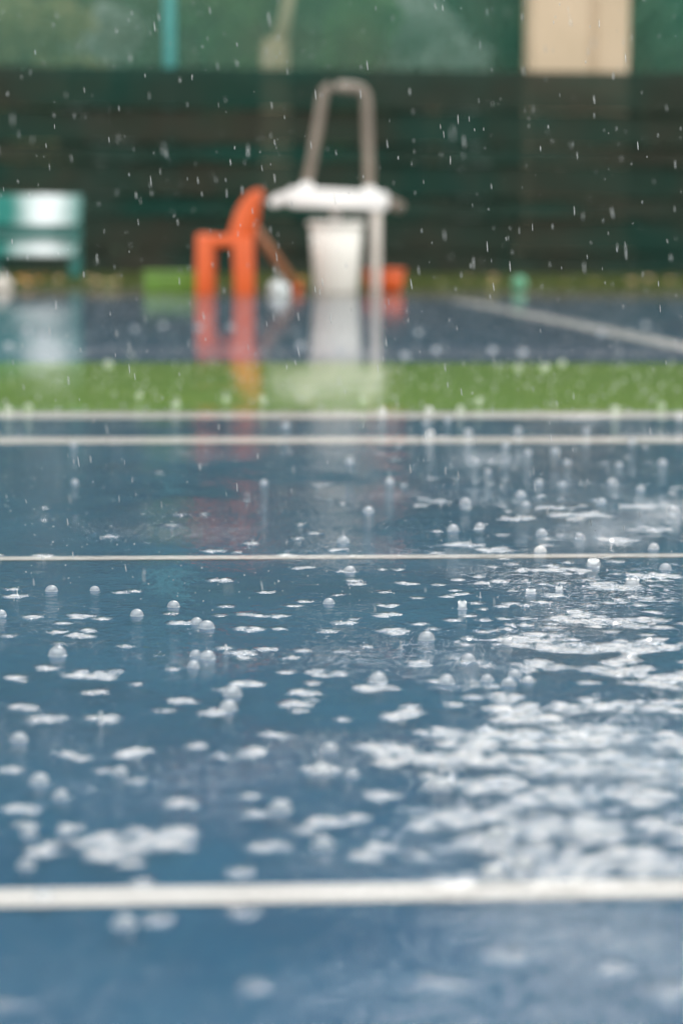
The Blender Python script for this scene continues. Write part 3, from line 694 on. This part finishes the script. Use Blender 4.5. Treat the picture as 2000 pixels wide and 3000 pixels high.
seam = [Vector((math.cos(t) + .35 * math.cos(3 * t) * 0, math.sin(t) * .8, .55 * math.sin(2 * t))).normalized() * .0603 for t in [k * 2 * PI / 36 for k in range(37)]]
tube('seam', seam, .0022, M['fl_pale'], ball, 5)

# ------------------------------------------------------------------ bench at the left
YN = ground(200, 830).y
xr_ = at(226, 800, YN).x
bench = empty('bench', (xr_ - .75, YN + .2, 0)); tag(bench, 'wet glossy teal bench at the left edge before the dark screen', 'bench')
def bz(py): return at(200, py, YN).z
# curved boards: seat front roll and two boards of the backrest
def board(name, z0, z1, y0, lean, bulge, mat, x0=-.75, x1=.75, th=.03):
    V, Fc = [], []; n_ = 12
    for s_, off in ((0, 0), (1, th)):
        for k in range(n_):
            t = k / (n_ - 1); z = z0 + (z1 - z0) * t; y = y0 + lean * t - bulge * math.sin(PI * t) + off
            V += [(x0, y, z), (x1, y, z)]
    for k in range(n_ - 1):
        a_ = 2 * k; Fc.append((a_, a_ + 1, a_ + 3, a_ + 2)); b_ = 2 * n_ + 2 * k; Fc.append((b_, b_ + 2, b_ + 3, b_ + 1))
        Fc.append((a_, a_ + 2, b_ + 2, b_)); Fc.append((a_ + 1, b_ + 1, b_ + 3, a_ + 3))
    Fc.append((0, 2 * n_, 2 * n_ + 1, 1)); e0 = 2 * n_ - 2; Fc.append((e0, e0 + 1, e0 + 2 * n_ + 1, e0 + 2 * n_))
    return pyd(name, V, Fc, mat, bench, True)
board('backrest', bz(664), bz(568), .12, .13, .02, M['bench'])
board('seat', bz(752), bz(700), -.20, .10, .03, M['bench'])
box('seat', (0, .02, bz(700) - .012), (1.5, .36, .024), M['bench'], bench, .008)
board('back_panel', bz(735), bz(660), .17, .02, .0, M['bench_frame'], th=.02)
for x_ in (-.70, .0, .715):
    box('leg', (x_, -.12, bz(752) / 2 + .0), (.075, .06, bz(752)), M['bench_frame'], bench, .01)
    box('leg', (x_, .16, bz(740) / 2 + .0), (.07, .06, bz(740)), M['bench_frame'], bench, .01)
for x_ in (-.6, .6):
    box('back_support', (x_, .20, (bz(570) + bz(745)) / 2), (.05, .035, bz(570) - bz(745)), M['bench_frame'], bench, .006, Matrix.Rotation(-.22, 3, 'X'))

# ------------------------------------------------------------------ rain bubbles floating on the water
BUB = [(119,1352,26),(218,1352,20),(2,1408,26),(315,1408,28),(399,1388,26),(452,1427,26),(475,1435,34),(133,1497,40),(477,1505,36),(449,1502,20),(444,1526,26),
 (534,1587,44),(524,1621,42),(803,1307,26),(755,1381,24),(979,1461,36),(1075,1510,32),(1025,1561,38),(868,1556,42),(1118,1557,30),(1181,1545,32),(1167,1565,34),
 (1164,1473,26),(1527,1302,26),(1451,1338,30),(1040,1213,28),(1101,1207,22),(1243,1222,26),(1068,1151,26),(1195,1134,28),(1240,1262,28),(846,1170,28),(803,1057,26),
 (606,1106,22),(894,1104,24),(788,1240,28),(1207,1156,22),(1120,1081,20),(1237,1106,24),(1404,1104,26),(1302,1060,24),(1274,1033,26),(1211,1037,24),(1088,1055,24),
 (988,992,24),(1075,990,26),(656,974,26),(978,968,22),(1028,962,22),(1546,1170,30),(44,1692,42),(91,1788,50),(140,1823,44),(152,1904,46),(61,1981,50),(100,2052,54),
 (756,1715,44),(738,1765,50),(1013,1800,54),(643,1850,60),(741,1933,58),(808,1774,40),(1131,2000,60),(1204,1984,60),(1138,1915,60),(285,2113,66),(275,1770,34),(68,1912,34),
 (172,1105,20),(170,1020,22),(1362,1290,30),(1212,1560,26),(603,912,28),(833,916,30),(878,940,28),(985,937,28),(1057,935,28),(1100,916,28),(405,925,30),(1518,927,28),(1413,935,26),
 (520,912,26),(320,905,24),(66,930,26),(20,935,28),(930,812,30),(1200,805,30),(1130,800,28),(375,742,30),(457,748,28),(530,748,28),(310,752,26),(250,832,28),(690,790,28),
 (780,800,26),(1380,760,28),(1480,742,28),(1250,840,30),(1190,840,28),(60,755,28),(100,770,28),(20,790,28),(1290,830,28),(1000,800,26),(960,760,26),(1560,950,26),(1345,985,24),(1190,985,24),(1450,1010,24),(1520,1060,26),(1380,1150,26),(1290,1110,22),(1470,1120,24),(1330,1230,22),(1500,1255,24),(1160,1020,24),(1420,1065,22)]
def bubble_mesh():
    V, Fc = [], []; n_ = 20; prof = [(1.16, -.03), (1.03, .02)] + [(math.cos(t), math.sin(t) * .97 + .10) for t in [-.04 + k * (PI / 2 + .0) / 9 for k in range(10)]]
    for r_, z_ in prof:
        for k in range(n_): q = 2 * PI * k / n_; V.append((r_ * math.cos(q), r_ * math.sin(q), z_))
    for i_ in range(len(prof) - 1):
        for k in range(n_): Fc.append((i_ * n_ + k, i_ * n_ + (k + 1) % n_, (i_ + 1) * n_ + (k + 1) % n_, (i_ + 1) * n_ + k))
    Fc.append(tuple(range((len(prof) - 1) * n_, len(prof) * n_)))
    me_ = bpy.data.meshes.new('bubble'); me_.from_pydata(V, [], Fc); me_.update()
    for p_ in me_.polygons: p_.use_smooth = True
    me_.materials.append(M['bubble']); return me_
bme = bubble_mesh()
def band(py):
    y = py * K
    if y < 1063: return 'on the far blue court'
    if y < 1215: return 'on the green strip'
    if y < 1295: return 'between the two blurred far lines'
    if y < 1634: return 'beyond the thin sharp line'
    if y < 1860: return 'just before the thin sharp line'
    if y < 2120: return 'midway between thin and thick lines'
    if y < 2620: return 'just beyond the thick near line'
    return 'in front of the thick near line'
bands = {}
for b in BUB: bands.setdefault(band(b[1]), []).append(b)
ordw = ['first', 'second', 'third', 'fourth', 'fifth', 'sixth', 'seventh', 'eighth', 'ninth', 'tenth', 'eleventh', 'twelfth', 'thirteenth', 'fourteenth', 'fifteenth',
        'sixteenth', 'seventeenth', 'eighteenth', 'nineteenth', 'twentieth'] + ['twenty-' + w_ for w_ in ('first', 'second', 'third', 'fourth', 'fifth', 'sixth', 'seventh', 'eighth', 'ninth')] + ['thirtieth'] + ['thirty-' + w_ for w_ in ('first', 'second', 'third', 'fourth')]
for bn, bl in bands.items():
    for k, (px, py, dpx) in enumerate(sorted(bl)):
        x_, y_ = px * K, (py + dpx * .18) * K
        p = ground(x_, y_, WZ); sc = (y_ - 700) / H
        coc = F * 0.017 * abs(1 / 2.52 - 1 / p.y)
        dia = max(dpx * K - 0.5 * coc, 6) / sc
        dia = min(max(dia * 1.1, 0.011), 0.019 if p.y < 6 else 0.03)
        o = bpy.data.objects.new('rain_bubble', bme); col.objects.link(o)
        o.location = (p.x, p.y, WZ); o.scale = (dia / 2, dia / 2, dia / 2 * random.uniform(.80, .98)); o.rotation_euler.z = random.uniform(0, 6)
        tag(o, f'rain bubble floating {bn}, {ordw[k]} from the left there', 'bubble', 'rain bubbles floating on the water')

# splash crowns and jets
def crown(px, py, wpx, hpx, where):
    p = ground(px * K, py * K, WZ); sc = (py * K - 700) / H; r_ = wpx * K / sc / 2; h_ = hpx * K / sc
    V, Fc = [], []; n_ = 24
    for i_, (rr, zz_) in enumerate([(1.35, -.03), (1.0, .08), (.92, .45), (1.0, .8), (1.06, 1.0)]):
        for k in range(n_):
            q = 2 * PI * k / n_; sp_ = (1 + (.28 if k % 4 == 0 else 0) * (i_ == 4)); V.append((r_ * rr * math.cos(q), r_ * rr * math.sin(q), h_ * zz_ * sp_))
    for i_ in range(4):
        for k in range(n_): Fc.append((i_ * n_ + k, i_ * n_ + (k + 1) % n_, (i_ + 1) * n_ + (k + 1) % n_, (i_ + 1) * n_ + k))
    o = pyd('water_splash', V, Fc, M['splash'], None, True); o.location = p
    tag(o, f'small jagged crown of splashing water {where}', 'splash', 'splash crowns on the water')
crown(1061, 1398, 20, 16, 'just right of centre below the thin sharp line')
crown(1283, 1358, 16, 10, 'below the thin sharp line, rightmost but one')
crown(1362, 1300, 26, 14, 'right on the thin sharp line')
crown(1218, 1362, 22, 8, 'below the thin sharp line amid pale ripples')
crown(1452, 1342, 30, 12, 'far right below the thin sharp line')
def jet(px, py, hpx, where):
    p = ground(px * K, py * K, WZ); sc = (py * K - 700) / H; h_ = hpx * .6 * K / sc; r_ = min(.0016, h_ * .13)
    prof = [(r_ * 3.2, -.0004), (r_ * 1.5, h_ * .06), (r_ * .8, h_ * .25), (r_ * .55, h_ * .5), (r_ * .5, h_ * .68), (r_ * .75, h_ * .76), (r_ * 1.0, h_ * .86), (r_ * .7, h_ * .96), (0.0001, h_)]
    o = lathe('water_jet', prof, M['splash'], None, 14); o.location = p
    tag(o, f'thin upright jet of splashing water {where}', 'splash', 'splash jets on the water')
for q in [(40,1366,20,'at the left edge below the thin line'),(100,1282,16,'at the left end of the thin sharp line'),(519,1500,34,'beside the pair of bubbles left of centre'),
          (581,1250,18,'above the thin line left of centre'),(1079,1252,20,'above the thin line right of centre'),(1186,1190,18,'beyond the thin line among right-hand ripples'),
          (920,1488,26,'left of the large bubble near centre'),(1013,1775,40,'on the bubble beyond the thick near line'),(232,1660,46,'in the left half midway to the thick line'),
          (736,1745,30,'on the central ripples beyond the thick line'),(1102,1372,20,'beside the splash crown right of centre'),(788,1230,20,'beyond the thin line at centre'),
          (894,1098,26,'between the far line and thin line near centre')]: jet(*q)

# ------------------------------------------------------------------ rain in the air
def drop_verts(c, r_, L, tilt, V, Fc):
    i0 = len(V); n_ = 6; ax_ = Vector((-tilt, random.gauss(0, .03), 1)).normalized(); u_ = ax_.cross(Vector((0, 1, 0))).normalized(); w_ = ax_.cross(u_)
    for t, q in ((-.5, .15), (-.42, .75), (-.2, 1), (.1, .95), (.35, .6), (.5, .1)):
        for k in range(n_):
            an = 2 * PI * k / n_; V.append(c + ax_ * (t * L) + (u_ * math.cos(an) + w_ * math.sin(an)) * (r_ * q))
    for i_ in range(5):
        for k in range(n_): Fc.append((i0 + i_ * n_ + k, i0 + i_ * n_ + (k + 1) % n_, i0 + (i_ + 1) * n_ + (k + 1) % n_, i0 + (i_ + 1) * n_ + k))
    Fc.append(tuple(i0 + k for k in range(n_ - 1, -1, -1))); Fc.append(tuple(i0 + 5 * n_ + k for k in range(n_)))
V, Fc = [], []
for _ in range(4600):
    y_ = random.uniform(1.9, 3.6) if random.random() < .5 else 1.3 + 6.6 * random.random() ** 0.8
    x_ = random.uniform(-2.0, 2.0) * .152 * y_; c = Vector((x_, y_, H + y_ * random.uniform(-.36, .14)))
    if c.z < .05: continue
    sz = random.uniform(.35, 1.2)
    drop_verts(c, .0005 * sz, random.uniform(.003, .0125) * sz, random.gauss(.10, .04), V, Fc)
tag(pyd('rain', V, Fc, M['rain'], None, True), 'falling rain drops scattered through the air before the dark screen', 'rain', kind='stuff')
V, Fc = [], []
for _ in range(1600):
    y_ = random.uniform(2.3, 5.0); x_ = random.uniform(-2.0, 2.0) * .152 * y_; z_ = WZ + .003 + abs(random.gauss(0, .03))
    drop_verts(Vector((x_, y_, z_)), random.uniform(.0003, .0009), random.uniform(.0008, .002), 0, V, Fc)
for _ in range(1800):
    y_ = random.uniform(5.0, 15.5); x_ = random.uniform(-1.2, 1.2) * .152 * y_; z_ = WZ + .004 + abs(random.gauss(0, .02))
    drop_verts(Vector((x_, y_, z_)), random.uniform(.001, .004), random.uniform(.003, .009), 0, V, Fc)
tag(pyd('splash_droplets', V, Fc, M['splash'], None, True), 'tiny droplets thrown up above the rain-struck blue water', 'droplets', kind='stuff')
